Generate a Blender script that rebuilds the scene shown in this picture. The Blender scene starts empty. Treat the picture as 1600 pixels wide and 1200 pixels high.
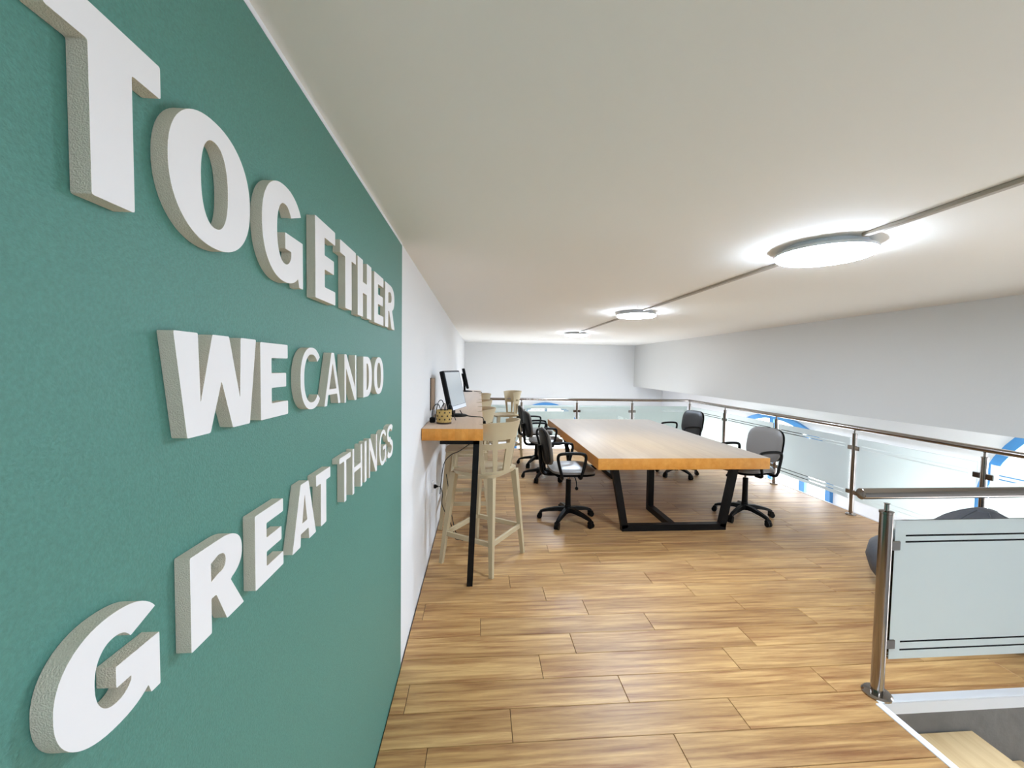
import bpy, bmesh, math, random
from mathutils import Vector, Matrix
random.seed(7)
PI = math.pi
scene = bpy.context.scene
C = scene.collection

# ------------------------------------------------------------------ camera
F = 640.0
H = 1.55
cam_data = bpy.data.cameras.new('camera')
cam_data.sensor_width = 36.0
cam_data.lens = 36.0 * F / 1600.0
cam_data.clip_start = 0.02
cam = bpy.data.objects.new('camera', cam_data)
C.objects.link(cam)
d = Vector((750 - 800, 572 - 600, F)).normalized()
hz = Vector((math.cos(0.015), math.sin(0.015), 0))
up = hz.cross(d).normalized()
if up.y > 0: up = -up
xr = d.cross(up).normalized()
if xr.x < 0: xr = -xr
rows = (xr, d, up)
cam.matrix_world = Matrix((
    (rows[0].x, -rows[0].y, -rows[0].z, 0),
    (rows[1].x, -rows[1].y, -rows[1].z, 0),
    (rows[2].x, -rows[2].y, -rows[2].z, H),
    (0, 0, 0, 1)))
scene.camera = cam

# ------------------------------------------------------------------ world, view
world = bpy.data.worlds.new('sky'); scene.world = world
world.use_nodes = True
world.node_tree.nodes['Background'].inputs[0].default_value = (0.80, 0.90, 1.0, 1)
world.node_tree.nodes['Background'].inputs[1].default_value = 1.0
scene.view_settings.view_transform = 'Standard'
scene.view_settings.look = 'None'
scene.view_settings.gamma = 1
scene.view_settings.use_curve_mapping = False
scene.view_settings.exposure = 0.58
LAMP = 84.0          # ceiling light diffusers
PANE = 6.4           # daylit window film

# ------------------------------------------------------------------ helpers
class MB:
    def __init__(s): s.v = []; s.f = []; s.m = []
    def add(s, vs, fs, mat=0):
        o = len(s.v); s.v += [tuple(v) for v in vs]
        s.f += [tuple(i + o for i in f) for f in fs]; s.m += [mat] * len(fs); return s
    def box(s, x0, x1, y0, y1, z0, z1, mat=0):
        vs = [(x, y, z) for x in (x0, x1) for y in (y0, y1) for z in (z0, z1)]
        return s.add(vs, [(0,1,3,2),(4,6,7,5),(0,4,5,1),(2,3,7,6),(0,2,6,4),(1,5,7,3)], mat)
    def bbox(s, x0, x1, y0, y1, z0, z1, b=.004, mat=0, seg=1):
        bm = bmesh.new(); t = MB().box(x0, x1, y0, y1, z0, z1)
        vs = [bm.verts.new(v) for v in t.v]
        for f in t.f: bm.faces.new([vs[i] for i in f])
        bmesh.ops.bevel(bm, geom=list(bm.edges), offset=b, segments=seg, affect='EDGES', profile=.5)
        bm.verts.index_update()
        s.add([v.co[:] for v in bm.verts], [[v.index for v in f.verts] for f in bm.faces], mat)
        bm.free(); return s
    def bar(s, p, q, w, h=None, upv=(0,0,1), w2=None, h2=None, mat=0):
        h = h or w; w2 = w2 or w; h2 = h2 or h
        p = Vector(p); q = Vector(q); a = (q - p).normalized(); u = Vector(upv)
        if abs(a.dot(u)) > .97: u = Vector((0,1,0))
        r = a.cross(u).normalized(); u = r.cross(a).normalized()
        vs = []
        for c, ww, hh in ((p, w, h), (q, w2, h2)):
            for i, j in ((-1,-1),(1,-1),(1,1),(-1,1)): vs.append(c + r*i*ww/2 + u*j*hh/2)
        return s.add(vs, [(0,3,2,1),(4,5,6,7),(0,1,5,4),(1,2,6,5),(2,3,7,6),(3,0,4,7)], mat)
    def tube(s, pts, r, n=10, closed=False, mat=0, sx=1.0):
        pts = [Vector(p) for p in pts]; N = len(pts)
        rs = r if isinstance(r, (list, tuple)) else [r]*N
        prev = None; vs = []
        for i, p in enumerate(pts):
            a = pts[(i+1) % N] if (closed or i < N-1) else p
            b = pts[i-1] if (closed or i > 0) else p
            t = (a - b).normalized()
            if prev is None:
                k = Vector((0,0,1)) if abs(t.z) < .9 else Vector((1,0,0))
                u = t.cross(k).normalized()
            else:
                u = (prev - t*prev.dot(t)).normalized()
            w = t.cross(u); prev = u
            for j in range(n):
                g = 2*PI*j/n
                vs.append(p + u*math.cos(g)*rs[i]*sx + w*math.sin(g)*rs[i])
        fs = []
        M = N if closed else N-1
        for i in range(M):
            for j in range(n):
                a = i*n+j; b = i*n+(j+1) % n; c = ((i+1) % N)*n+(j+1) % n; e = ((i+1) % N)*n+j
                fs.append((a,b,c,e))
        if not closed:
            fs.append(tuple(range(n-1,-1,-1))); fs.append(tuple((N-1)*n+j for j in range(n)))
        return s.add(vs, fs, mat)
    def lathe(s, prof, n=24, c=(0,0,0), rf=None, mat=0):
        vs = []; fs = []
        for r, z in prof:
            for j in range(n):
                g = 2*PI*j/n; k = rf(g, z) if rf else 1
                vs.append((c[0]+r*k*math.cos(g), c[1]+r*k*math.sin(g), c[2]+z))
        for i in range(len(prof)-1):
            for j in range(n):
                fs.append((i*n+j, i*n+(j+1) % n, (i+1)*n+(j+1) % n, (i+1)*n+j))
        fs.append(tuple(range(n-1,-1,-1))); fs.append(tuple((len(prof)-1)*n+j for j in range(n)))
        return s.add(vs, fs, mat)
    def sheet(s, us, vs_, fa, fb, hole=lambda i, j: False, mat=0):
        # closed slab between two surfaces fa(u,v), fb(u,v), cells can be left out
        nu, nv = len(us), len(vs_); o = []
        for fn in (fa, fb):
            for u in us:
                for v in vs_: o.append(fn(u, v))
        K = nu*nv; fs = []
        idx = lambda i, j, k: k*K + i*nv + j
        solid = lambda i, j: 0 <= i < nu-1 and 0 <= j < nv-1 and not hole(i, j)
        for i in range(nu-1):
            for j in range(nv-1):
                if not solid(i, j): continue
                a, b, c, e = (i,j),(i+1,j),(i+1,j+1),(i,j+1)
                fs.append(tuple(idx(*p, 0) for p in (a,b,c,e)))
                fs.append(tuple(idx(*p, 1) for p in (e,c,b,a)))
                for (p, q, ni, nj) in ((a,b,i,j-1),(b,c,i+1,j),(c,e,i,j+1),(e,a,i-1,j)):
                    if not solid(ni, nj): fs.append((idx(*q,0), idx(*p,0), idx(*p,1), idx(*q,1)))
        return s.add(o, fs, mat)
    def mesh(s, name, mats, angle=35, fix=True):
        me = bpy.data.meshes.new(name)
        me.from_pydata(s.v, [], s.f)
        for m in (mats if isinstance(mats, (list, tuple)) else [mats]): me.materials.append(m)
        for p, k in zip(me.polygons, s.m): p.material_index = k
        if fix:
            bm = bmesh.new(); bm.from_mesh(me)
            bmesh.ops.recalc_face_normals(bm, faces=bm.faces); bm.to_mesh(me); bm.free()
        for p in me.polygons: p.use_smooth = True
        me.set_sharp_from_angle(angle=math.radians(angle))
        me.update(); return me
    def build(s, name, mats, parent=None, angle=35, loc=None, rz=None):
        o = bpy.data.objects.new(name, s.mesh(name, mats, angle)); C.objects.link(o)
        if parent: o.parent = parent
        if loc: o.location = loc
        if rz is not None: o.rotation_euler[2] = rz
        return o

def tag(o, label=None, cat=None, group=None, kind=None):
    if label: o['label'] = label
    if cat: o['category'] = cat
    if group: o['group'] = group
    if kind: o['kind'] = kind
    return o
def empty(name, loc=(0,0,0), rz=0):
    o = bpy.data.objects.new(name, None); C.objects.link(o); o.empty_display_size = .05
    o.location = loc; o.rotation_euler = (0,0,rz); return o
def copy_tree(o, parent=None):
    c = o.copy(); C.objects.link(c); c.parent = parent
    for ch in list(o.children): copy_tree(ch, c)
    return c
def smooth_path(pts, k=6):
    pts = [Vector(p) for p in pts]; out = []
    for i in range(len(pts)-1):
        p0 = pts[max(i-1,0)]; p1 = pts[i]; p2 = pts[i+1]; p3 = pts[min(i+2,len(pts)-1)]
        for j in range(k):
            t = j/k
            out.append(.5*((2*p1)+(p2-p0)*t+(2*p0-5*p1+4*p2-p3)*t*t+(3*p1-p0-3*p2+p3)*t**3))
    out.append(pts[-1]); return out

# ------------------------------------------------------------------ materials
def lin(r, g, b):
    f = lambda c: (c/255/12.92) if c/255 <= .04045 else ((c/255+.055)/1.055)**2.4
    return (f(r), f(g), f(b), 1)
def mat(name, col, rough=.5, metal=0, spec=.5, bump=0, bscale=200, var=0, vscale=6, coat=0):
    m = bpy.data.materials.new(name); m.use_nodes = True
    nt = m.node_tree; b = nt.nodes['Principled BSDF']
    b.inputs['Base Color'].default_value = col
    b.inputs['Roughness'].default_value = rough; b.inputs['Metallic'].default_value = metal
    b.inputs['Specular IOR Level'].default_value = spec
    if coat: b.inputs['Coat Weight'].default_value = coat; b.inputs['Coat Roughness'].default_value = .15
    if bump or var:
        tc = nt.nodes.new('ShaderNodeTexCoord')
    if bump:
        n = nt.nodes.new('ShaderNodeTexNoise'); n.inputs['Scale'].default_value = bscale; n.inputs['Detail'].default_value = 4
        nt.links.new(tc.outputs['Object'], n.inputs['Vector'])
        bp = nt.nodes.new('ShaderNodeBump'); bp.inputs['Strength'].default_value = bump; bp.inputs['Distance'].default_value = .01
        nt.links.new(n.outputs['Fac'], bp.inputs['Height']); nt.links.new(bp.outputs['Normal'], b.inputs['Normal'])
    if var:
        n = nt.nodes.new('ShaderNodeTexNoise'); n.inputs['Scale'].default_value = vscale; n.inputs['Detail'].default_value = 5
        nt.links.new(tc.outputs['Object'], n.inputs['Vector'])
        r = nt.nodes.new('ShaderNodeValToRGB')
        r.color_ramp.elements[0].position = .3; r.color_ramp.elements[1].position = .7
        r.color_ramp.elements[0].color = [c*(1-var) for c in col[:3]]+[1]
        r.color_ramp.elements[1].color = [min(1, c*(1+var)) for c in col[:3]]+[1]
        nt.links.new(n.outputs['Fac'], r.inputs['Fac']); nt.links.new(r.outputs['Color'], b.inputs['Base Color'])
    return m
def wood(name, dark, light, scale, rough, axis='X', per_object=0.0, coat=0, spec=.5, stave=None, sheen=0.0, patch=0.0):
    m = bpy.data.materials.new(name); m.use_nodes = True
    nt = m.node_tree; b = nt.nodes['Principled BSDF']; L = nt.links
    tc = nt.nodes.new('ShaderNodeTexCoord'); mp = nt.nodes.new('ShaderNodeMapping')
    oi = nt.nodes.new('ShaderNodeObjectInfo')
    sc = {'X': (.8, 13, 13), 'Y': (13, .8, 13)}[axis]
    mp.inputs['Scale'].default_value = [s*scale for s in sc]
    L.new(tc.outputs['Object'], mp.inputs['Vector'])
    vm = nt.nodes.new('ShaderNodeVectorMath'); vm.operation = 'SCALE'; vm.inputs['Scale'].default_value = 37
    cb = nt.nodes.new('ShaderNodeCombineXYZ')
    for i in range(3): L.new(oi.outputs['Random'], cb.inputs[i])
    L.new(cb.outputs[0], vm.inputs[0]); L.new(vm.outputs[0], mp.inputs['Location'])
    n1 = nt.nodes.new('ShaderNodeTexNoise'); n1.inputs['Scale'].default_value = 1; n1.inputs['Detail'].default_value = 8; n1.inputs['Roughness'].default_value = .65; n1.inputs['Distortion'].default_value = .25
    L.new(mp.outputs[0], n1.inputs['Vector'])
    r = nt.nodes.new('ShaderNodeValToRGB'); r.color_ramp.elements[0].position = .33; r.color_ramp.elements[1].position = .68
    r.color_ramp.elements[0].color = dark; r.color_ramp.elements[1].color = light
    L.new(n1.outputs['Fac'], r.inputs['Fac'])
    col = r.outputs['Color']
    if patch:
        n2 = nt.nodes.new('ShaderNodeTexNoise'); n2.inputs['Scale'].default_value = .16; n2.inputs['Detail'].default_value = 5; n2.inputs['Roughness'].default_value = .6
        L.new(mp.outputs[0], n2.inputs['Vector'])
        r2 = nt.nodes.new('ShaderNodeValToRGB'); r2.color_ramp.elements[0].position = .36; r2.color_ramp.elements[1].position = .56
        r2.color_ramp.elements[0].color = (1-patch, 1-patch*1.25, 1-patch*1.6, 1); r2.color_ramp.elements[1].color = (1,1,1,1)
        L.new(n2.outputs['Fac'], r2.inputs['Fac'])
        m2_ = nt.nodes.new('ShaderNodeMix'); m2_.data_type = 'RGBA'; m2_.blend_type = 'MULTIPLY'; m2_.inputs[0].default_value = 1
        L.new(col, m2_.inputs[6]); L.new(r2.outputs['Color'], m2_.inputs[7]); col = m2_.outputs[2]
    if per_object:
        hs = nt.nodes.new('ShaderNodeHueSaturation'); mr = nt.nodes.new('ShaderNodeMapRange')
        mr.inputs['To Min'].default_value = 1-per_object; mr.inputs['To Max'].default_value = 1+per_object
        L.new(oi.outputs['Random'], mr.inputs['Value']); L.new(mr.outputs[0], hs.inputs['Value']); L.new(col, hs.inputs['Color'])
        col = hs.outputs['Color']
    if stave:
        br = nt.nodes.new('ShaderNodeTexBrick'); br.inputs['Scale'].default_value = 1
        br.inputs['Brick Width'].default_value = stave[0]; br.inputs['Row Height'].default_value = stave[1]; br.inputs['Mortar Size'].default_value = .0006
        br.inputs['Color1'].default_value = (.95,.95,.95,1); br.inputs['Color2'].default_value = (1.03,1.03,1.03,1); br.inputs['Mortar'].default_value = (.9,.9,.9,1)
        mp2 = nt.nodes.new('ShaderNodeMapping')
        if axis == 'Y': mp2.inputs['Rotation'].default_value = (0,0,PI/2)
        L.new(tc.outputs['Object'], mp2.inputs['Vector']); L.new(mp2.outputs[0], br.inputs['Vector'])
        mx = nt.nodes.new('ShaderNodeMix'); mx.data_type = 'RGBA'; mx.blend_type = 'MULTIPLY'; mx.inputs[0].default_value = .8
        L.new(col, mx.inputs[6]); L.new(br.outputs['Color'], mx.inputs[7]); col = mx.outputs[2]
    L.new(col, b.inputs['Base Color'])
    if sheen: b.inputs['Sheen Weight'].default_value = sheen; b.inputs['Sheen Roughness'].default_value = .45
    b.inputs['Roughness'].default_value = rough; b.inputs['Specular IOR Level'].default_value = spec
    if coat: b.inputs['Coat Weight'].default_value = coat; b.inputs['Coat Roughness'].default_value = .12
    bp = nt.nodes.new('ShaderNodeBump'); bp.inputs['Strength'].default_value = .12; bp.inputs['Distance'].default_value = .004
    L.new(n1.outputs['Fac'], bp.inputs['Height']); L.new(bp.outputs['Normal'], b.inputs['Normal'])
    return m
def emit(name, col, strength):
    m = bpy.data.materials.new(name); m.use_nodes = True; nt = m.node_tree
    nt.nodes.remove(nt.nodes['Principled BSDF'])
    e = nt.nodes.new('ShaderNodeEmission'); e.inputs[0].default_value = col; e.inputs[1].default_value = strength
    nt.links.new(e.outputs[0], nt.nodes['Material Output'].inputs[0]); return m
def clear_glass():
    m = bpy.data.materials.new('clear_glass'); m.use_nodes = True; nt = m.node_tree
    nt.nodes.remove(nt.nodes['Principled BSDF'])
    t = nt.nodes.new('ShaderNodeBsdfTransparent'); t.inputs[0].default_value = (.95,.975,.965,1)
    g = nt.nodes.new('ShaderNodeBsdfGlossy'); g.inputs['Roughness'].default_value = .02
    fr = nt.nodes.new('ShaderNodeFresnel'); fr.inputs[0].default_value = 1.3
    mx = nt.nodes.new('ShaderNodeMixShader')
    nt.links.new(fr.outputs[0], mx.inputs[0]); nt.links.new(t.outputs[0], mx.inputs[1]); nt.links.new(g.outputs[0], mx.inputs[2])
    nt.links.new(mx.outputs[0], nt.nodes['Material Output'].inputs[0]); return m
def frosted():
    m = bpy.data.materials.new('frosted_film'); m.use_nodes = True; nt = m.node_tree
    nt.nodes.remove(nt.nodes['Principled BSDF'])
    a = nt.nodes.new('ShaderNodeBsdfDiffuse'); a.inputs[0].default_value = (.84,.88,.87,1)
    b = nt.nodes.new('ShaderNodeBsdfTranslucent'); b.inputs[0].default_value = (.88,.92,.91,1)
    mx = nt.nodes.new('ShaderNodeMixShader'); mx.inputs[0].default_value = .5
    nt.links.new(a.outputs[0], mx.inputs[1]); nt.links.new(b.outputs[0], mx.inputs[2])
    t = nt.nodes.new('ShaderNodeBsdfTransparent'); m2 = nt.nodes.new('ShaderNodeMixShader'); m2.inputs[0].default_value = .06
    nt.links.new(mx.outputs[0], m2.inputs[1]); nt.links.new(t.outputs[0], m2.inputs[2])
    nt.links.new(m2.outputs[0], nt.nodes['Material Output'].inputs[0]); return m

M = {}
M['green'] = mat('green_paint', lin(80,134,121), .5, bump=.22, bscale=330, var=.10, vscale=230, spec=.5)
M['white'] = mat('white_paint', lin(234,234,233), .7, bump=.05, bscale=40, spec=.3)
M['ceil'] = mat('ceiling_plaster', lin(246,244,238), .8, bump=.12, bscale=3, spec=.2)
M['bulk'] = mat('grey_paint', lin(214,213,209), .8, bump=.1, bscale=30, spec=.2)
M['stone'] = mat('stairwell_plaster', lin(120,117,113), .8, bump=.3, bscale=25, var=.12, vscale=9)
M['lower'] = mat('lower_floor', lin(222,222,222), .4)
M['trim'] = mat('white_trim', lin(232,234,238), .35)
M['board'] = wood('floor_laminate', lin(140,92,44), lin(206,166,106), 2.8, .42, sheen=.15, patch=.24, per_object=.07, spec=.5)
M['tread'] = wood('tread_wood', lin(214,180,130), lin(236,208,162), 1.2, .4, axis='Y')
M['sub'] = mat('subfloor', lin(96,66,38), .8)
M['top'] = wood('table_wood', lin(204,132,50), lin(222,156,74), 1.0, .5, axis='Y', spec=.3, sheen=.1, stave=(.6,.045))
M['pale'] = wood('table_top_wood', lin(132,104,70), lin(150,123,88), 1.0, .5, axis='Y', spec=.3, sheen=.6, stave=(.6,.045))  # same wood as the edges, with varnish reflection put into the top-face colour
M['deskpale'] = wood('desk_top_wood', lin(176,138,98), lin(196,160,120), 1.0, .5, axis='Y', spec=.3, sheen=.5)  # desk wood paled on top: reflected light painted into the colour
M['letter'] = mat('letter_face', lin(236,233,231), .55, spec=.3)
M['foam'] = mat('letter_foam', lin(238,226,206), .95, bump=.5, bscale=600, spec=.1)
M['black'] = mat('black_steel', lin(13,13,14), .45, spec=.2)
M['plastic'] = mat('black_plastic', lin(11,11,11), .45, spec=.15)
M['leather'] = mat('grey_upholstery', lin(112,107,102), .28, bump=.12, bscale=260)
M['blackleather'] = mat('black_upholstery', lin(30,30,31), .36, bump=.12, bscale=260)
M['chrome'] = mat('steel', lin(150,143,137), .16, metal=1)
M['cream'] = mat('cream_plastic', lin(190,173,140), .45, spec=.4)
M['glass'] = clear_glass(); M['film'] = frosted()
M['blue'] = mat('blue_frame', lin(76,146,208), .45)
M['pane'] = emit('daylit_pane', (.98,.985,1,1), PANE)
M['lamp'] = emit('lamp_diffuser', (.78,.93,1.13,1), LAMP)
M['lamprim'] = mat('lamp_rim', lin(226,230,234), .4)
M['trunk'] = mat('trunking', lin(170,160,146), .5)
M['cable'] = mat('cable_rubber', lin(24,23,23), .5)
M['bag'] = mat('bag_fabric', lin(66,67,71), .6, bump=.25, bscale=30)
M['screen'] = mat('screen_painted_reflection', lin(196,202,204), .12, spec=.8)  # pale reflection on the screen painted as its base colour
M['basket'] = mat('basket_weave', lin(196,164,96), .7, bump=.5, bscale=300, var=.2, vscale=160)
M['brown'] = mat('brown_panel', lin(172,146,122), .6)
M['dark'] = mat('dark_brown', lin(52,34,20), .6)
M['socket'] = mat('socket_plastic', lin(238,238,238), .35)

# ------------------------------------------------------------------ the setting
WX, ZC, YB, YF, XR, XF, YE = -.39, 2.15, -1.8, 10.55, 4.12, 4.85, 7.66
ZG = -3.0
SX, SY = 1.885, 1.72           # stair opening: x > SX, y < SY
def struct(name, mb, m, parent=None, angle=35):
    o = mb.build(name, m, parent, angle)
    if not parent: o['kind'] = 'structure'
    return o
struct('wall_left', MB().box(WX-.15, WX, YB, 2.085, ZG, ZC-.012), M['green'])
struct('wall_left_rear', MB().box(WX-.15, WX-.004, 2.085, YF, ZG, ZC), M['white'])
struct('trim_1', MB().box(WX-.15, WX+.001, YB, 2.085, ZC-.012, ZC), M['trim'])
struct('wall_far', MB().box(WX-.15, XF+.2, YF, YF+.15, ZG, ZC), M['white'])
struct('wall_behind', MB().box(WX-.15, XF+.2, YB-.15, YB, ZG, ZC), M['white'])
struct('ceiling', MB().box(WX-.15, XF+.2, YB-.15, YF+.15, ZC, ZC+.15), M['ceil'])
struct('wall_bulkhead', MB().box(4.06, 4.24, YB, YF, 1.07, ZC), M['bulk'])
struct('floor_lower', MB().box(WX-.15, XF+.2, YB-.15, YF+.15, ZG-.1, ZG), M['lower'])

# mezzanine floor: slab with laminate boards
fl = MB()
fl.box(WX, SX, YB, YE, -.26, -.010); fl.box(SX, XR, SY, YE, -.26, -.010)
floor = struct('floor', fl, M['sub'])
mesh_cache = {}
def board(x0, x1, y0, y1):
    L_, W_ = round(x1-x0, 3), round(y1-y0, 3)
    if (L_, W_) not in mesh_cache:
        mesh_cache[(L_, W_)] = MB().bbox(0, L_, 0, W_, 0, .012, b=.0018).mesh('floor_board', M['board'])
    o = bpy.data.objects.new('floor_board', mesh_cache[(L_, W_)]); C.objects.link(o)
    o.parent = floor; o.location = (x0, y0, -.012)
RW, BL, GAP = .1690, 1.033, .0016
offs = {0: -.194, 1: .154, 2: -.321, 3: .334, 4: .54, 5: .022, 6: .70, 7: .458}
y_line0 = 1.450
r = -8
while True:
    y0 = y_line0 + r*RW; y1 = y0 + RW - GAP
    if y0 > YE - .02: break
    if y0 > .25:
        y1 = min(y1, YE)
        off = offs.get(r, random.uniform(0, BL))
        xend = XR if y0 >= SY - .01 else SX
        k = math.floor((WX - off)/BL)
        while off + k*BL < xend:
            a = max(off + k*BL, WX + .004); b = min(off + (k+1)*BL - GAP, xend)
            if b - a > .03:
                if y0 < SY < y1 and b > SX:
                    if a < SX: board(a, min(b, SX), y0, y1)
                    if y1 - SY > .02: board(max(a, SX), b, SY, y1)
                else: board(a, b, y0, y1)
            k += 1
        if y0 < SY < y1 and xend == SX:       # the strip behind the opening
            x = SX
            while x < XR: board(x, min(x+BL-GAP, XR), SY, y1); x += BL
    r += 1
struct('trim_2', MB().bbox(XR, XR+.02, SY, YE+.02, -.28, .004, b=.002), M['trim'])
struct('trim_3', MB().bbox(WX, XR+.02, YE, YE+.02, -.28, .004, b=.002), M['trim'])
# stair opening: white angle trims
struct('trim_4', MB().bbox(SX-.026, SX+.006, YB, SY-.012, -.05, .006, b=.002), M['trim'])
t5 = MB(); t5.bbox(SX-.004, XR, SY-.012, SY+.034, .0, .006, b=.002); t5.box(SX+.006, XR, SY-.012, SY, -.055, .0)
struct('trim_5', t5, M['trim'])
struct('wall_stairwell', MB().box(SX+.001, XR, SY-.010, SY+.12, ZG, -.056), M['stone'])
struct('wall_stairwell_left', MB().box(SX-.12, SX+.003, YB, SY-.011, ZG, -.051), M['stone'])
st = empty('staircase', (SX+.004, 1.19, -.15))
tag(st, 'pale wooden steps going down beside the dark grey stairwell wall', 'stairs')
for i in range(9):
    x0 = .0 + i*.275 + (.17 if i else 0); x1 = (i+1)*.275 + .17 + .025; z = -i*.165
    MB().bbox(x0, x1, -.55, .515, z-.04, z, b=.004).build('tread', M['tread'], st)
    if i < 8: MB().box(x1-.055, x1-.035, -.55, .515, z-.165, z-.04).build('riser', M['stone'], st)

# facade beyond the railing with arched windows
def arch_poly(cy, hw, R, ztop, z0, n=24, grow=0.0):
    zc = ztop - R; pts = [(cy-hw-grow, z0-grow)]
    a0 = math.asin(min(1, hw/R))
    for i in range(n+1):
        a = -a0 + 2*a0*i/n
        pts.append((cy+(R+grow)*math.sin(a)*( (hw+grow)/((R+grow)*math.sin(a0)) ), zc+(R+grow)*math.cos(a)))
    pts.append((cy+hw+grow, z0-grow)); return pts
def window(name, plane, cy, hw, R, ztop, z0, bars=(), fw=.08):
    # plane: 'x' facade at XF (outward +x) or 'y' far wall at YF
    def P(u, w, dd): return (XF - dd, u, w) if plane == 'x' else (u, YF - dd, w)
    root = empty(name, P(cy, z0, 0)); root['kind'] = 'structure'
    base = Vector(P(cy, z0, 0))
    out = arch_poly(cy, hw, R, ztop, z0); inn = arch_poly(cy, hw-fw, R-fw, ztop-fw, z0+fw)
    # frame ring
    def ring(A, B, d0, d1):
        mb = MB(); n = len(A); vs = []
        for ps, dd in ((A,d0),(B,d0),(A,d1),(B,d1)): vs += [Vector(P(u,w,dd))-base for u, w in ps]
        fs = []
        for i in range(n):
            j = (i+1) % n
            fs += [(i,j,n+j,n+i),(2*n+i,3*n+i,3*n+j,2*n+j),(i,2*n+i,2*n+j,j),(n+i,n+j,3*n+j,3*n+i)]
        return mb.add(vs, fs)
    ring(out, inn, -.02, .05).build('window_frame', M['blue'], root)
    pv = [Vector(P(u,w,.012))-base for u, w in inn]; qv = [Vector(P(u,w,.002))-base for u, w in inn]
    n = len(pv)
    MB().add(pv+qv, [tuple(range(n)), tuple(range(2*n-1,n-1,-1))]+[(i,(i+1)%n,n+(i+1)%n,n+i) for i in range(n)]).build('pane', M['pane'], root)
    for (u0, w0, u1, w1, bw) in bars:
        MB().bar(Vector(P(u0,w0,.03))-base, Vector(P(u1,w1,.03))-base, .05, bw, upv=(0,1,0) if plane=='x' else (1,0,0)).build('glazing_bar', M['blue'], root)
    return root
struct('wall_right', MB().box(XF, XF+.2, YB, YF, ZG, ZC), mat('facade_paint', lin(246,245,246), .7, spec=.3))
window('window_1', 'x', 6.33, 1.14, 1.7, .84, -2.2, bars=[(6.36,-2.1,6.36,.78,.09),(5.68,-2.1,5.68,.58,.11),(6.98,-2.1,6.98,.58,.11),(5.2,-.9,7.46,-.9,.08)])
window('window_2', 'x', 2.36, 1.21, 1.22, 1.42, -2.2, bars=[(2.36,-2.1,2.36,1.3,.08),(2.36,.2,3.2,1.03,.09),(2.36,1.05,3.42,.55,.09),(1.15,.2,3.57,.2,.08)])
window('window_3', 'y', 1.72, .82, .95, .63, -2.2, bars=[(1.72,-2.1,1.72,.54,.08),(.9,-.6,2.54,-.6,.08)], fw=.08)

# ------------------------------------------------------------------ letters on the green wall
def rnd(poly, r=.0025):
    out = []; n = len(poly)
    for i in range(n):
        p0, p, p1 = Vector(poly[i-1]), Vector(poly[i]), Vector(poly[(i+1) % n])
        a = p0-p; b = p1-p
        if a.length < 1e-6 or b.length < 1e-6: continue
        ang = a.angle(b)
        if ang > math.radians(150): out.append((p.x, p.y)); continue
        k = min(r, a.length*.4, b.length*.4)
        A = p + a.normalized()*k; B = p + b.normalized()*k
        for t in (0, .5, 1):
            q = A*(1-t)**2 + p*2*t*(1-t) + B*t*t; out.append((q.x, q.y))
    return out
def sup(cx, cy, rx, ry, a, e=2.25):
    c, s_ = math.cos(a), math.sin(a)
    return (cx + rx*math.copysign(abs(c)**(2/e), c), cy + ry*math.copysign(abs(s_)**(2/e), s_))
def arc(cx, cy, rx, ry, a0, a1, n=28, e=2.25):
    return [sup(cx, cy, rx, ry, math.radians(a0+(a1-a0)*i/n), e) for i in range(n+1)]
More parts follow.
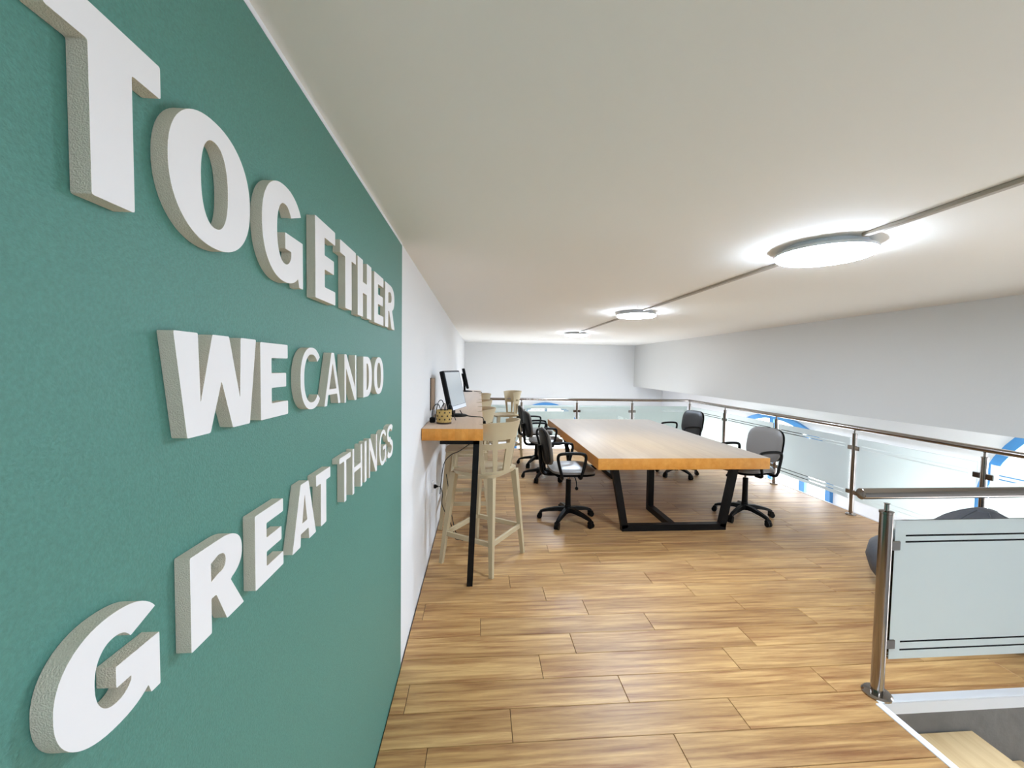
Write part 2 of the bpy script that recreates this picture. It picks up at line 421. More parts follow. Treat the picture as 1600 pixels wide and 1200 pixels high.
def glyph(ch, w, h, s, b):
    # contours in a w x h box; s = stem width, b = bar height
    if ch == 'T': c = (w-s)/2; return [rnd([(0,h),(0,h-b),(c,h-b),(c,0),(c+s,0),(c+s,h-b),(w,h-b),(w,h)])]
    if ch == 'I': return [rnd([(0,0),(w,0),(w,h),(0,h)])]
    if ch == 'E':
        m = h/2; e = w*.93
        return [rnd([(0,0),(w,0),(w,b),(s,b),(s,m-b/2),(e,m-b/2),(e,m+b/2),(s,m+b/2),(s,h-b),(w,h-b),(w,h),(0,h)])]
    if ch == 'H':
        m = h*.52
        return [rnd([(0,0),(s,0),(s,m-b/2),(w-s,m-b/2),(w-s,0),(w,0),(w,h),(w-s,h),(w-s,m+b/2),(s,m+b/2),(s,h),(0,h)])]
    if ch == 'N': 
        k = s*1.1
        return [rnd([(0,0),(s*.85,0),(s*.85,h*.72),(w-k,0),(w,0),(w,h),(w-s*.85,h),(w-s*.85,h*.28),(k,h),(0,h)])]
    if ch == 'A':
        k = s*1.05; tw = s*1.1; z1 = h*.2; z2 = z1+b*.85; cx = w/2
        xl = lambda z: (cx-tw/2)*z/h
        zt = h - b*1.0
        gap = max(.002, (w-2*k)/2)
        inl = lambda z: k + (cx - k)*min(1, z/(h*.86))
        return [rnd([(0,0),(k,0),(inl(z1)*.92+xl(z1)*.08,z1),(w-(inl(z1)*.92+xl(z1)*.08),z1),(w-k,0),(w,0),(cx+tw/2,h),(cx-tw/2,h)]),
                rnd([(inl(z2),z2),(w-inl(z2),z2),(cx,h*.80)], .0012)]
    if ch == 'W':
        q = w/4; k = s*.55
        return [rnd([(0,h),(s*.95,h),(q+s*.02,h*.32),(2*q-k*.75,h),(2*q+k*.75,h),(3*q-s*.02,h*.32),(w-s*.95,h),(w,h),(3*q+k,0),(3*q-k*.8,0),(2*q,h*.52),(q+k*.8,0),(q-k,0)])]
    if ch == 'O':
        return [arc(w/2,h/2,w/2,h/2,0,354.5,64,2.2), arc(w/2,h/2,w/2-s,h/2-b,0,354.5,64,2.3)]
    if ch == 'D':
        o = [(0,0)] + arc(w*.40,h/2,w*.60,h/2,-90,90,30,2.4) + [(0,h)]
        i = [(s,b)] + arc(w*.40,h/2,w*.60-s,h/2-b,-90,90,30,2.4) + [(s,h-b)]
        return [rnd(o), rnd(i,.001)]
    if ch == 'C':
        o = arc(w*.54,h/2,w*.54,h/2,42,318,44); i = arc(w*.54,h/2,w*.54-s,h/2-b,318,42,44)
        i = [p for p in i]
        return [rnd(o+i,.001)]
    if ch == 'G':
        cx = w*.52; ym = h*.52
        o = arc(cx,h/2,cx,h/2,35,308,46)
        stem = [(w-s*.34,0),(w,0),(w,ym),(w*.52,ym),(w*.52,ym-b*.9),(w-s,ym-b*.9)]
        i = arc(cx,h/2,cx-s,h/2-b,318,40,44)
        return [rnd(o+stem+i,.0012)]
    if ch == 'R':
        m = h*.42; rx = w*.46
        o = [(0,0),(s,0),(s,m*.93),(s+(w-s)*.14,m*.93),(w-s*1.05,0),(w,0),(w*.72,m*1.02)] + arc(w*.5,(h+m)/2,w*.47,(h-m)/2,-62,90,22,2.4) + [(0,h)]
        i = [(s,m+b*.75)] + arc(w*.48,(h+m+b*.1)/2,w*.47-s*.95,(h-m)/2-b*.86,-90,90,18,2.4) + [(s,h-b)]
        return [rnd(o,.002), rnd(i,.001)]
    if ch == 'S':
        # stroke along a spine
        sp = arc(w/2,h*.745,w/2-s/2,h*.255-b/2,25,270,20,2.1) + arc(w/2,h*.26,w/2-s/2,h*.26-b/2+.0005,90,-155,22,2.1)[1:]
        Lf, Rt = [], []
        for k, p in enumerate(sp):
            a = Vector(sp[max(k-1,0)]); c_ = Vector(sp[min(k+1,len(sp)-1)]); t = (c_-a).normalized(); n_ = Vector((-t.y,t.x))
            th = .5*(s*abs(n_.x)+b*abs(n_.y)); pv = Vector(p)
            Lf.append(tuple(pv+n_*th)); Rt.append(tuple(pv-n_*th))
        return [Lf+Rt[::-1]]
TH = .019
def letter(ch, y0, y1, z0, z1, s, b, label, group, tilt=0):
    w, h = y1-y0, z1-z0
    cu = bpy.data.curves.new('tmp', 'CURVE'); cu.dimensions = '2D'; cu.fill_mode = 'BOTH'; cu.extrude = TH/2
    for ct in glyph(ch, w, h, s, b):
        sp = cu.splines.new('POLY'); sp.points.add(len(ct)-1); sp.use_cyclic_u = True
        for p, (a, c_) in zip(sp.points, ct): p.co = (a, c_, 0, 1)
    to = bpy.data.objects.new('tmp', cu); C.objects.link(to)
    bpy.context.view_layer.update()
    me = bpy.data.meshes.new_from_object(to.evaluated_get(bpy.context.evaluated_depsgraph_get()))
    bpy.data.objects.remove(to); bpy.data.curves.remove(cu)
    me.name = 'wall_letter'; me.materials.clear()
    me.materials.append(M['letter']); me.materials.append(M['foam'])
    bm = bmesh.new(); bm.from_mesh(me)
    bmesh.ops.remove_doubles(bm, verts=bm.verts, dist=1e-6)
    bm.normal_update()
    for f in bm.faces:
        f.material_index = 0 if f.normal.z > .9 else 1; f.smooth = abs(f.normal.z) < .5
    bm.to_mesh(me); bm.free()
    me.set_sharp_from_angle(angle=math.radians(35))
    o = bpy.data.objects.new('wall_letter', me); C.objects.link(o)
    # local x -> world y, local y -> world z, local z -> world x
    R = Matrix(((0,0,1,WX+TH/2+.0005),(1,0,0,y0),(0,1,0,z0),(0,0,0,1)))
    o.matrix_world = R @ Matrix.Rotation(tilt, 4, 'Z')
    tag(o, label, 'letter', group)
    return o
g1, g2, g3 = 'bold letters of the top line', 'letters of the middle line', 'letters of the bottom line'
Z1, Z2, Z3 = (1.705,1.882), (1.449,1.583), (1.166,1.296)
def ln(ch, y0, y1, z, s, b, label, g): letter(ch, y0, y1, z[0], z[1], s, b, label, g)
ln('T',.388,.516,(1.708,1.887),.049,.036,'huge white foam letter T, cut off by the top edge of the picture',g1)
ln('O',.525,.699,(1.708,1.882),.058,.028,'large white foam letter O right after the huge T in TOGETHER',g1)
ln('G',.735,.895,(1.704,1.884),.052,.034,'white foam letter G in the word TOGETHER',g1)
ln('E',.960,1.087,(1.699,1.882),.056,.033,'first white foam letter E in the word TOGETHER',g1)
ln('T',1.124,1.262,(1.704,1.878),.056,.034,'second white foam letter T in TOGETHER, before the H',g1)
ln('H',1.279,1.436,(1.700,1.877),.056,.034,'white foam letter H in the word TOGETHER',g1)
ln('E',1.473,1.610,(1.698,1.875),.054,.034,'last white foam letter E in TOGETHER, before the R',g1)
ln('R',1.637,1.815,(1.699,1.874),.056,.034,'white foam letter R ending TOGETHER near the white wall',g1)
ln('W',.528,.712,(1.452,1.588),.046,.025,'bold white foam letter W starting the middle line',g2)
ln('E',.725,.824,(1.452,1.585),.037,.026,'bold white foam letter E in the word WE',g2)
ln('C',.880,.988,(1.449,1.585),.018,.015,'thin white foam letter C in the word CAN',g2)
ln('A',1.010,1.124,(1.447,1.578),.017,.016,'thin white foam letter A in the word CAN',g2)
ln('N',1.157,1.266,(1.443,1.577),.0155,.015,'thin white foam letter N in the word CAN',g2)
ln('D',1.338,1.443,(1.444,1.575),.038,.022,'bold white foam letter D in the word DO',g2)
ln('O',1.472,1.611,(1.442,1.577),.040,.020,'small bold white foam letter O ending the word DO',g2)
ln('G',.377,.497,(1.172,1.292),.039,.025,'big white foam letter G at the lower left, starting GREAT',g3)
ln('R',.549,.668,(1.170,1.296),.041,.027,'bold white foam letter R in the word GREAT',g3)
ln('E',.702,.800,(1.167,1.294),.037,.025,'bold white foam letter E in the word GREAT',g3)
ln('A',.837,.956,(1.165,1.296),.036,.024,'bold white foam letter A in the word GREAT',g3)
ln('T',.958,1.047,(1.165,1.294),.034,.026,'bold white foam letter T ending the word GREAT',g3)
ln('T',1.114,1.209,(1.167,1.297),.018,.015,'thin white foam letter T starting the word THINGS',g3)
ln('H',1.226,1.326,(1.164,1.299),.017,.015,'thin white foam letter H in the word THINGS',g3)
ln('I',1.353,1.376,(1.165,1.299),.022,.017,'thin white foam letter I in the word THINGS',g3)
ln('N',1.406,1.514,(1.164,1.298),.0165,.015,'thin white foam letter N in the word THINGS',g3)
ln('G',1.550,1.662,(1.162,1.298),.018,.015,'thin white foam letter G in the word THINGS',g3)
ln('S',1.680,1.786,(1.164,1.300),.019,.016,'thin white foam letter S ending the word THINGS',g3)

# ------------------------------------------------------------------ ceiling lights and trunking
LX = 1.65
for y, lab in ((1.88,'largest round ceiling light, nearest, above the front of the floor'),
               (4.27,'middle round ceiling light above the long meeting table'),
               (7.0,'smallest round ceiling light, farthest, near the far railing'),
               (-1.0,'round ceiling light behind the viewer, on the same cable line as the others')):
    r0 = .2
    t = empty('ceiling_light', (LX, y, ZC - .052)); tag(t, lab, 'ceiling light', 'round ceiling lights')
    MB().lathe([(r0-.03,.052),(r0-.03,.030),(r0+.002,.028),(r0+.004,.024),(r0+.004,.014),(r0-.004,.013)], 48).build('housing', M['lamprim'], t)
    MB().lathe([(r0-.006,.014),(r0,.012),(r0-.002,.004),(r0-.012,-.002),(r0-.04,-.006),(r0-.10,-.008),(.02,-.009)], 48).build('diffuser', M['lamp'], t)
for (a, b, lab) in ((-.795,1.675,'cable trunking on the ceiling from the right picture edge to nearest light'),
                    (2.085,4.065,'cable trunking on the ceiling between nearest and middle light'),
                    (4.475,6.795,'cable trunking on the ceiling between middle and farthest light')):
    t = empty('cable_trunking', (LX, a, ZC - .016)); tag(t, lab, 'trunking', 'ceiling cable trunking')
    MB().bbox(-.013, .013, 0, b-a, 0, .0155, b=.002).build('channel', M['trunk'], t)
    MB().tube([(.019,0,.008),(.019,(b-a)/2,.0085),(.019,b-a,.008)], .0048, 8).build('cable', M['cable'], t)

# ------------------------------------------------------------------ glass railings
def panel(par, p, q, z0, z1, side):
    # p, q: ground ends of the pane; film on the given side
    p = Vector(p); q = Vector(q); L_ = (q-p).length; a = (q-p).normalized(); n = Vector((-a.y, a.x, 0))*side
    mb = MB().bbox(0, L_, -.005, .005, z0, z1, b=.0015)
    rz = math.atan2(a.y, a.x)
    g = mb.build('glass_panel', M['glass'], par, loc=(p.x, p.y, 0), rz=rz)
    f = MB(); e = .055; y0, y1 = (.0052, .0064) if side > 0 else (-.0064, -.0052)
    hgt = z1-z0
    bands = [(z0, z0+.040), (z0+.049, z0+.080), (z0+.089, z1-.108), (z1-.099, z1-.078), (z1-.069, z1)]
    for a0, a1 in bands: f.box(.001, L_-.001, y0, y1, a0, a1)
    for lo, hi in ((.001, e), (L_-e, L_-.001)):
        for k in range(4): f.box(lo, hi, y0, y1, bands[k][1], bands[k+1][0])
    f.build('frosted_film', M['film'], g)
    return g
def post(par, x, y, h, ang, clamp_dirs, r=.021):
    o = MB().lathe([(r,.004),(r,h-.075),(r*1.1,h-.073),(r*1.1,h-.063),(.010,h-.060),(.009,h-.03),(.013,h-.026)], 20).build('post', M['chrome'], par, loc=(x, y, 0))
    MB().lathe([(r*2.3,.0),(r*2.3,.008),(r*2.0,.016),(r*1.05,.019)], 24).build('base_flange', M['chrome'], o)
    for dx in clamp_dirs:
        for z in (.25, .73):
            c = MB().bbox(.018, .068, -.014, .014, z-.022, z+.022, b=.003).build('clamp', M['chrome'], o)
            c.rotation_euler[2] = math.atan2(dx[1], dx[0])
    return o
def rail_run(root, pts, r=.0245):
    return MB().tube(pts, r, 18).build('handrail', M['chrome'], root)
RX, RY, RH = 4.03, 7.58, .97
rl = empty('glass_railing', (0,0,0)); tag(rl, 'steel and frosted glass railing running along the right edge by the grey wall', 'railing')
py = [.62, 1.78, 2.94, 4.08, 5.25, 6.42, 7.56]
py = [1.79, 2.94, 4.08, 5.25, 6.42, 7.56]
rail_run(rl, [(RX,1.5,RH-.024),(RX,RY+.0,RH-.024)])
for i, y in enumerate(py):
    dirs = ([(0,-1)] if i else []) + ([(0,1)] if i < len(py)-1 else [])
    post(rl, RX, y, RH-.022, 0, dirs)
    if i < len(py)-1: panel(rl, (RX,y+.045), (RX,py[i+1]-.045), .17, .835, 1)
rf = empty('glass_railing', (0,0,0)); tag(rf, 'steel and glass railing across the far end of the floor behind the table', 'railing')
px = [-.28, .78, 1.83, 2.90, RX]
rail_run(rf, [(WX,RY,RH-.024),(RX-.027,RY,RH-.024)])
for i, x in enumerate(px[:-1]):
    post(rf, x, RY, RH-.022, 0, ([(-1,0)] if i else []) + [(1,0)])
    panel(rf, (x+.045,RY), (px[i+1]-.045,RY), .17, .835, 1)
rs = empty('glass_railing', (0,0,0)); tag(rs, 'nearest railing at the stair opening with thick steel post and frosted pane', 'railing')
SRY = 1.765
rail_run(rs, [(1.79,SRY,.978),(3.95,SRY,.978)], .0255)
MB().lathe([(.026,-.001),(.026,.001),(.0245,.003),(.012,.0055)], 20).build('end_cap', M['chrome'], rs, loc=(1.79,SRY,.978)).rotation_euler = (0,-PI/2,0)
post(rs, 1.925, SRY, .957, 0, [(1,0)], .026); post(rs, 3.30, SRY, .957, 0, [(-1,0)], .026)
panel(rs, (1.968,SRY), (3.255,SRY), .175, .85, -1)

# ------------------------------------------------------------------ meeting table
TX0, TX1, TY0, TY1, TZ = 1.065, 2.69, 3.56, 6.32, .74
tb = empty('meeting_table', ((TX0+TX1)/2, (TY0+TY1)/2, 0)); tag(tb, 'long thick wooden meeting table with black steel trestle legs', 'table')
hx, hy = (TX1-TX0)/2, (TY1-TY0)/2
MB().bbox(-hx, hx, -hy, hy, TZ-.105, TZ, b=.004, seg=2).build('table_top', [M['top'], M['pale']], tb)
for sgn in (-1, 1):
    yb = sgn*(hy-.20); yi = sgn*(hy-.20-.55); xb = .485; xt = .60; tz = TZ-.105
    MB().bar((-xb-.03,yb,.03),(xb+.03,yb,.03),.06).build('floor_bar', M['black'], tb)
    for s2 in (-1, 1):
        MB().bar((s2*xb,yb,.03),(s2*xt,yb,tz),.06,upv=(0,1,0)).build('leg', M['black'], tb)
    MB().bar((0,yb-sgn*.03,.03),(0,yi-sgn*.03,.03),.06).build('spine_bar', M['black'], tb)
    MB().bar((0,yi,.06),(0,yi,tz),.06,upv=(0,1,0)).build('leg', M['black'], tb)
    MB().bar((-.62,yb,tz-.012),(.62,yb,tz-.012),.05,.024).build('top_bar', M['black'], tb)

# ------------------------------------------------------------------ bar desk
DZ, DX1, DY0, DY1 = 1.12, .027, 2.80, 7.28
dk = empty('bar_desk', (WX, DY0, 0)); tag(dk, 'long narrow high wooden desk fixed along the white left wall', 'desk')
MB().bbox(.0, DX1-WX, 0, DY1-DY0, DZ-.082, DZ, b=.003, seg=2).build('desk_top', [M['top'], M['deskpale']], dk)
for y in (.05, 1.52, 2.98, 4.42):
    MB().bar((.335,y,0),(.372,y,DZ-.082),.042,.042,upv=(0,1,0)).build('leg', M['black'], dk)
    MB().box(.12, .393, y-.021, y+.021, DZ-.112, DZ-.082).build('leg_bracket', M['black'], dk)

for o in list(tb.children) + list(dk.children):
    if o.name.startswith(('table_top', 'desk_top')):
        for p in o.data.polygons: p.material_index = 1 if p.normal.z > .9 else 0  # upward faces take the colour with the painted reflection

# ------------------------------------------------------------------ bar stools
def make_stool():
    t = empty('bar_stool')
    sz = .74
    # seat: dished rounded square
    n = 14; us = [i/n*2-1 for i in range(n+1)]
    def shape(u, v):
        hwx, hwy = .205, .215
        k = 1/max(1e-6, (abs(u)**5+abs(v)**5)**(1/5)) * max(abs(u),abs(v)) if (u or v) else 1
        return u*k*hwx, v*k*hwy*(1-.06*u)
    def top(u, v):
        x, y = shape(u, v); return (x, y, sz - .012*(1-u*u)*(1-v*v) - .014*max(0,u)**4)
    def bot(u, v):
        x, y = shape(u, v); return (x*.97, y*.97, sz - .034 - .012*(1-u*u)*(1-v*v) + .006*(abs(u)**6+abs(v)**6) - .010*max(0,u)**4)
    MB().sheet(us, us, top, bot).build('seat', M['cream'], t, angle=50)
    # backrest shell with openings
    def pos(f, z, off):
        k = max(0, (z-.735)/.40)
        A = math.radians(66 + 26*k)
        R = .203 + .026*k + .06*max(0,k-.72)**1.5 + off
        a = f*A
        lean = .055*k
        return (-.03 - R*math.cos(a)*.84 - lean + .02*k*abs(f), R*math.sin(a), z)
    A = 1.0
    fr = [-1,-.86,-.74,-.60,-.46,-.34,-.20,-.10,.10,.20,.34,.46,.60,.74,.86,1]
    us2 = [f*A for f in fr]
    zs = [.725,.752,.785,.82,.86,.90,.925,.963,.968,.998,1.003,1.03,1.06,1.09,1.115,1.133]
    def hole(i, j):
        z = (zs[j]+zs[j+1])/2; f = (fr[i]+fr[i+1])/2; af = abs(f)
        if .752 < z < .925: return (.20 < af < .46) or (.60 < af < .86) 
        if .966 < z < 1.0: return (.10 < af < .46) or (.60 < af < .86)
        return False
    def crown(a, z, off):
        f = abs(a)/A; zz = z
        if z > 1.0: zz = z - (z-1.0)/.133*.022*f**4 + (.022*f**5 if z < 1.02 else 0)
        return pos(a, zz, off)
    MB().sheet(us2, zs, lambda a, z: crown(a, z, .011), lambda a, z: crown(a, z, -.004), hole).build('backrest', M['cream'], t, angle=50)
    feet = {}
    for sx in (-1, 1):
        for sy in (-1, 1):
            tp = Vector((sx*.165 - (.015 if sx < 0 else 0), sy*.175, sz-.022)); ft = Vector((sx*.232, sy*.245, 0))
            MB().bar(ft, tp, .026, .030, upv=(1,0,0), w2=.044, h2=.050).build('leg', M['cream'], t)
            feet[(sx,sy)] = (tp, ft)
    def at(k, z): tp, ft = feet[k]; return ft.lerp(tp, z/tp.z)
    for (k1, k2, z) in (((-1,-1),(-1,1),.235),((1,-1),(1,1),.235),((-1,-1),(1,-1),.235),((-1,1),(1,1),.235)):
        MB().bar(at(k1,z), at(k2,z), .020, .034).build('stretcher', M['cream'], t)
    return t
stool = make_stool()
spots = [(.043,3.267,146.3,'nearest cream plastic bar stool, turned away, at the end of the desk'),
         (-.125,4.10,180,'second cream bar stool from the front, tucked under the high desk'),
         (-.13,5.05,177,'third cream bar stool along the high desk'),
         (-.115,6.22,182,'fourth and farthest cream bar stool pushed up to the high desk'),
         (.43,6.98,196,'cream bar stool standing apart by the far railing')]
for i, (x, y, a, lab) in enumerate(spots):
    o = stool if i == 0 else copy_tree(stool)
    o.location = (x, y, 0); o.rotation_euler[2] = math.radians(a)
    tag(o, lab, 'stool', 'cream bar stools')

# ------------------------------------------------------------------ office chairs
def rbox(w, dd, th, bulge, e=4.0, n=14, crown=.012):
    us = [i/n*2-1 for i in range(n+1)]
    def sh(u, v):
        if not (u or v): return 0, 0
        k = max(abs(u),abs(v))/((abs(u)**e+abs(v)**e)**(1/e)); return u*k*w/2, v*k*dd/2
    def edge(u, v): return max(abs(u),abs(v))
    def top(u, v):
        x, y = sh(u, v); m = edge(u, v)
        return (x, y, th/2 + crown*(1-m**2) - bulge*m**8)
    def bot(u, v):
        x, y = sh(u, v); m = edge(u, v); return (x, y, -th/2 + bulge*m**8)
    return MB().sheet(us, us, top, bot)
def make_chair(leather):
    t = empty('office_chair')
    # base: five arms and castors (local +x is forward)
    for i in range(5):
        a = 2*PI*i/5 + .35
        u = Vector((math.cos(a), math.sin(a), 0)); w = Vector((-u.y, u.x, 0))
        mb = MB(); secs = [(.02,.115,.030,.046),(.10,.115,.027,.038),(.19,.100,.023,.030),(.255,.084,.020,.024),(.285,.070,.018,.022)]
        vs = []; fs = []
        for (rr, z, hw, hh) in secs:
            for sx, sz in ((-1,-.5),(1,-.5),(.72,.5),(-.72,.5)): vs.append(u*rr + w*sx*hw + Vector((0,0,z+sz*hh)))
        for k in range(len(secs)-1):
            for j in range(4): fs.append((k*4+j, k*4+(j+1)%4, k*4+4+(j+1)%4, k*4+4+j))
        fs += [(3,2,1,0), tuple(len(vs)-4+j for j in range(4))]
        mb.add(vs, fs).build('base_arm', M['plastic'], t)
        c = u*.280; cb = MB()
        for s2 in (-1, 1):
            ctr = c + w*s2*.014 + u*.006; pts = [ctr - w*.009, ctr + w*.009]
            pts = [Vector((p.x,p.y,.026)) for p in pts]; cb.tube(pts, .026, 14)
        cb.tube([(c.x,c.y,.03),(c.x,c.y,.072)], .009, 8)
        cb.tube([Vector((c.x,c.y,.050))-w*.024, Vector((c.x,c.y,.050))+w*.024], .020, 12)
        cb.build('castor', M['plastic'], t)
    MB().lathe([(.040,.085),(.044,.10),(.044,.130),(.034,.145)], 20).build('hub', M['plastic'], t)
    MB().lathe([(.032,.14),(.032,.16),(.029,.16),(.027,.27),(.0265,.27),(.0265,.415),(.022,.42)], 18).build('column_cover', M['plastic'], t)
    MB().lathe([(.012,.415),(.012,.485)], 14).build('gas_lift', M['chrome'], t)
    # seat mechanism, lever
    MB().bbox(-.14, .12, -.055, .055, .470, .496, b=.006).build('seat_plate', M['black'], t)
    lv = MB().tube(smooth_path([(.03,-.05,.480),(.03,-.16,.472),(.03,-.20,.44),(.03,-.215,.40)]), .005, 8).build('lever', M['black'], t)
    MB().lathe([(.004,-.022),(.015,-.014),(.017,0),(.010,.008),(.004,.012)], 12, (.03,-.215,.395)).build('lever_knob', M['plastic'], lv)
    s = rbox(.44, .455, .055, .016, crown=.012)
    so = s.build('seat', leather, t, angle=60, loc=(.02, 0, .536))
    rbox(.44, .455, .022, .010, crown=0).build('seat_shell', M['plastic'], t, angle=60, loc=(.02,0,.505))
    # backrest: curved pad, leaning back
    bp = empty_holder = None
    def bend(mb, zoff, xoff):
        out = []
        for (x, y, z) in mb.v:      # local: x -> height, y -> width, z -> thickness (towards the sitter)
            xx = z + .55*y*y + .04*(x*x)*2
            out.append((xx, y, x))
        tilt = math.radians(-9)
        res = []
        for x, y, z in out:
            res.append((x*math.cos(tilt) + z*math.sin(tilt) + xoff, y, -x*math.sin(tilt) + z*math.cos(tilt) + zoff))
        mb.v = res; return mb
    bend(rbox(.36, .425, .048, .018, e=3.4, crown=.006), .765, -.245).build('backrest', leather, t, angle=60)
    bend(rbox(.355, .42, .016, .006, e=3.4, crown=0), .765, -.276).build('back_shell', M['plastic'], t, angle=60)
    MB().tube(smooth_path([(-.05,0,.482),(-.20,0,.478),(-.265,0,.50),(-.283,0,.57),(-.292,0,.66),(-.305,0,.77)]), .020, 8, sx=1.6).build('back_support', M['plastic'], t)
    for s2 in (-1, 1):
        y0 = s2*.18; y1 = s2*.262
        pth = [(-.12,y0,.490),(-.12,y1-.02*s2,.493),(-.128,y1,.525),(-.160,y1,.65),(-.165,y1,.705),(-.14,y1,.730),(-.04,y1,.738),(.07,y1,.732),(.100,y1,.71),(.095,y1,.64),(.065,y1,.525),(.06,y1-.02*s2,.493),(.06,y0,.490)]
        MB().tube(smooth_path(pth, 4), .0145, 8).build('armrest', M['plastic'], t)
    return t
cg = make_chair(M['leather'])
cb_ = make_chair(M['blackleather'])
cspots = [(cg,.905,4.04,1,'grey office chair at the near left corner of the meeting table'),
          (cg,.90,5.60,5,'grey office chair on the left of the table, behind the nearest one'),
          (cg,.905,6.40,0,'office chair farthest back on the left side of the table'),
          (cg,2.80,4.06,191,'grey office chair at the near right corner of the meeting table'),
          (cb_,2.90,5.74,190,'black office chair on the far right side of the table')]
used = set()
for base, x, y, a, lab in cspots:
    o = base if base not in used else copy_tree(base)
    used.add(base); o.location = (x, y, 0); o.rotation_euler[2] = math.radians(a)
    tag(o, lab, 'chair', 'office chairs at the meeting table')

# ------------------------------------------------------------------ bean bag
bg = empty('bean_bag', (3.285, 2.375, 0)); tag(bg, 'dark grey bean bag with a peaked top behind the frosted stair railing', 'bean bag')
def bagr(g, z):
    k = abs(math.sin(3*g+.4)); seam = -.045*math.exp(-(k/.16)**2)
    return 1 + seam + .02*math.sin(5*g+z*9) + .015*math.sin(2*g+1-z*14)
prof = [(.02,.0),(.30,.0),(.40,.012),(.50,.06),(.55,.13),(.562,.21),(.54,.29),(.465,.36),(.355,.43),(.265,.50),(.195,.57),(.12,.625),(.055,.660),(.02,.668)]
MB().lathe(prof, 72, rf=bagr).build('body', M['bag'], bg, angle=80)
for i in range(6):
    g = (i*PI - .4)/3
    pts = []
    for rr, z in prof[2:-1]:
        k = bagr(g, z); pts.append((rr*k*math.cos(g)*1.004, rr*k*math.sin(g)*1.004, z+.002))
    MB().tube(smooth_path(pts, 3), .0035, 6).build('seam', M['bag'], bg)
MB().lathe([(.058,.658),(.05,.668),(.03,.674),(.01,.676)], 16).build('top_patch', M['bag'], bg)

# ------------------------------------------------------------------ monitors and small things on the desk
def make_monitor():
    t = empty('monitor')       # screen faces local +x
    tilt = math.radians(-13)
    def T(x, y, z):
        zz = z-.20; return (x*math.cos(tilt)+zz*math.sin(tilt)-.01, y, -x*math.sin(tilt)+zz*math.cos(tilt)+.215)
    def place(mb): mb.v = [T(*v) for v in mb.v]; return mb
    place(MB().bbox(-.028, .012, -.205, .205, .04, .375, b=.006)).build('casing', M['plastic'], t)
    place(MB().bbox(-.055, -.026, -.13, .13, .09, .30, b=.012)).build('back_cover', M['plastic'], t)
    place(MB().box(.0118, .0132, -.187, .187, .078, .360)).build('screen', M['screen'], t)
    place(MB().box(.0118, .0134, -.193, .193, .043, .075)).build('chin', M['lamprim'], t)
    place(MB().lathe([(.005,.0),(.005,.002)], 12, (0,0,0))).v
    MB().bar((-.03,0,.01),(-.035,0,.15),.06,.035,upv=(1,0,0)).build('stand_neck', M['plastic'], t)
    MB().lathe([(.105,.0),(.105,.005),(.09,.011),(.03,.018)], 28).build('stand_base', M['plastic'], t)
    return t
mon = make_monitor(); mon.location = (-.205, 3.545, DZ); mon.rotation_euler[2] = math.radians(-15)
tag(mon, 'nearest flat monitor on the high desk, its pale screen visible', 'monitor', 'monitors on the high desk')
m2 = copy_tree(mon); m2.location = (-.225, 6.93, DZ); m2.rotation_euler[2] = math.radians(4)
tag(m2, 'far monitor on the high desk seen edge-on as a thin black strip', 'monitor', 'monitors on the high desk')

bk = empty('small_basket', (-.262, 3.06, DZ)); tag(bk, 'small yellow dotted basket on the near end of the high desk', 'basket')
MB().lathe([(.046,.001),(.053,.006),(.056,.05),(.057,.10),(.053,.102),(.050,.05),(.044,.012),(.01,.010)], 28).build('body', M['basket'], bk)
MB().lathe([(.0545,.0),(.0550,.012),(.054,.0125)], 28).build('bottom_band', M['dark'], bk)
db = MB()
for row, z in enumerate((.035,.060,.085)):
    for k in range(9):
        g = 2*PI*(k + .5*(row % 2))/9; rr = .0553
        c = Vector((rr*math.cos(g), rr*math.sin(g), z)); u = Vector((math.cos(g), math.sin(g), 0))
        db.tube([c - u*.001, c + u*.0022], .0062, 8)
db.build('dots', M['dark'], bk)
cbn = MB()
for pts in ([(-.255,3.08,1.15),(-.265,3.10,1.24),(-.285,3.14,1.285),(-.315,3.18,1.27),(-.335,3.22,1.20),(-.345,3.25,1.124)],
            [(-.275,3.05,1.15),(-.285,3.04,1.22),(-.305,3.06,1.262),(-.335,3.08,1.25),(-.352,3.09,1.20),(-.355,3.10,1.1245)],
            [(-.24,3.06,1.15),(-.235,3.05,1.23),(-.222,3.06,1.265),(-.205,3.08,1.24),(-.195,3.12,1.18),(-.185,3.22,1.1245)],
            [(-.27,3.08,1.15),(-.28,3.07,1.23),(-.262,3.07,1.268),(-.250,3.06,1.24),(-.25,3.06,1.15)]):
    cbn.tube(smooth_path(pts), .0034, 7)
tag(cbn.build('cable_bundle', M['cable']), 'black cables looping out of the dotted basket', 'cable')
MB_plug = MB().bbox(-.372, -.330, 3.085, 3.125, DZ+.001, DZ+.040, b=.006)
tag(MB_plug.build('charger_plug', M['plastic']), 'small black charger lying by the wall beside the basket', 'charger')
mc = empty('monitor_cable', (0,0,0)); tag(mc, 'black cable running from near monitor over the desk edge', 'cable')
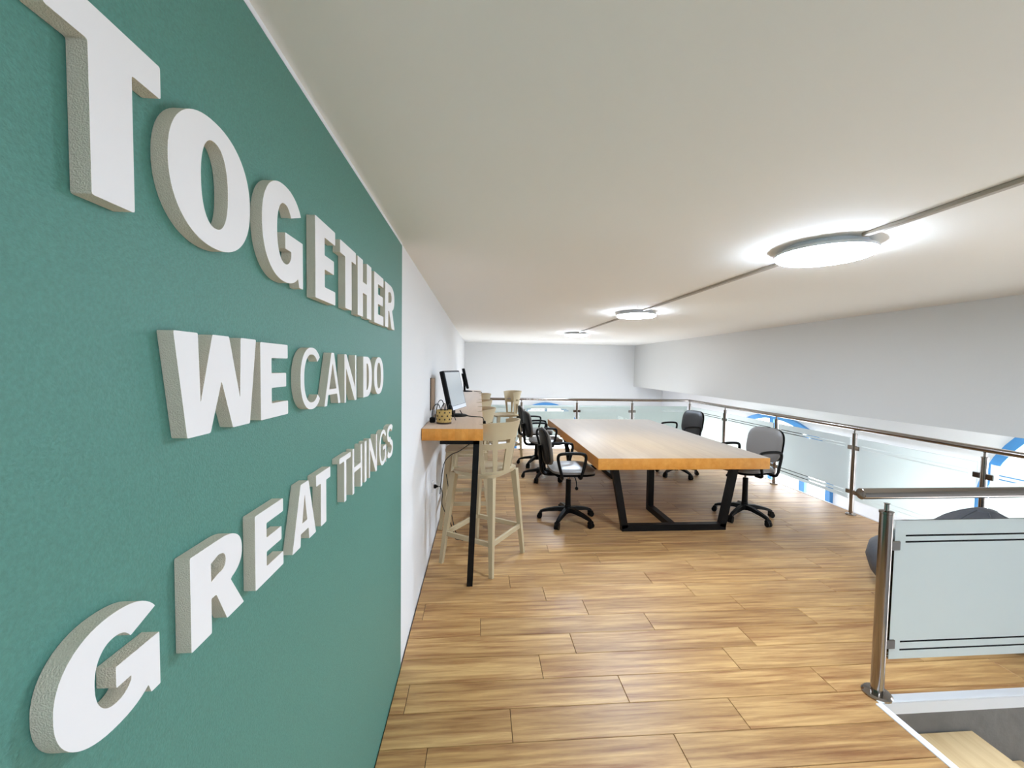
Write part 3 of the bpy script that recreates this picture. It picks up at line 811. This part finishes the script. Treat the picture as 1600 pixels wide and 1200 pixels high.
MB().tube(smooth_path([(-.17,3.60,1.16),(-.14,3.55,1.128),(-.08,3.48,1.1245),(-.02,3.44,1.1245),(.022,3.40,1.124),(.036,3.38,1.10),(.038,3.36,1.05),(.030,3.35,.99),(-.05,3.36,.93),(-.16,3.42,.84),(-.24,3.48,.79),(-.30,3.50,.70),(-.33,3.5,.45)]), .0038, 8).build('cord', M['cable'], mc)
MB().bbox(.029, .053, 3.345, 3.385, 1.035, 1.10, b=.005).build('adapter', M['plastic'], mc)
tag(MB().tube(smooth_path([(-.10,6.95,1.126),(-.04,6.85,1.125),(.02,6.75,1.125),(.036,6.70,1.10),(.036,6.68,.98)]), .004, 8).build('monitor_cable', M['cable']), 'thin cable from the far monitor hanging over the desk edge', 'cable')
wb = empty('wall_panel', (WX-.004, 3.30, 1.195)); tag(wb, 'narrow upright brown panel on the white wall above the desk', 'panel')
MB().bbox(.006, .030, 0, .07, 0, .25, b=.002).build('board', M['brown'], wb)
MB().bbox(0, .006, -.004, .074, -.004, .254, b=.001).build('edging', M['dark'], wb)
so_ = empty('wall_outlet', (WX-.004, 3.49, .52)); tag(so_, 'white power socket low on the wall under the desk', 'socket')
MB().bbox(0, .008, -.045, .045, -.045, .045, b=.003).build('plate', M['socket'], so_)
MB().lathe([(.021,0),(.021,.003),(.018,.004)], 20).build('socket_well', M['socket'], so_, loc=(.008,0,0)).rotation_euler = (0,PI/2,0)
pc = empty('power_cord', (WX+.012, 3.49, .52)); tag(pc, 'black plug and cord hanging from the wall socket to the floor', 'cord')
MB().lathe([(.018,0),(.018,.014),(.010,.022),(.007,.034)], 14).build('plug', M['plastic'], pc).rotation_euler = (0,PI/2,0)
MB().tube(smooth_path([(.03,0,0),(.055,0,-.01),(.07,.01,-.07),(.065,.03,-.16),(.09,.05,-.24),(.13,.07,-.33),(.16,.08,-.42),(.18,.1,-.500),(.22,.12,-.5155),(.24,.10,-.5155),(.19,.06,-.44),(.15,.05,-.28),(.13,.04,-.10),(.10,.02,.10)]), .0036, 8).build('cord', M['cable'], pc)
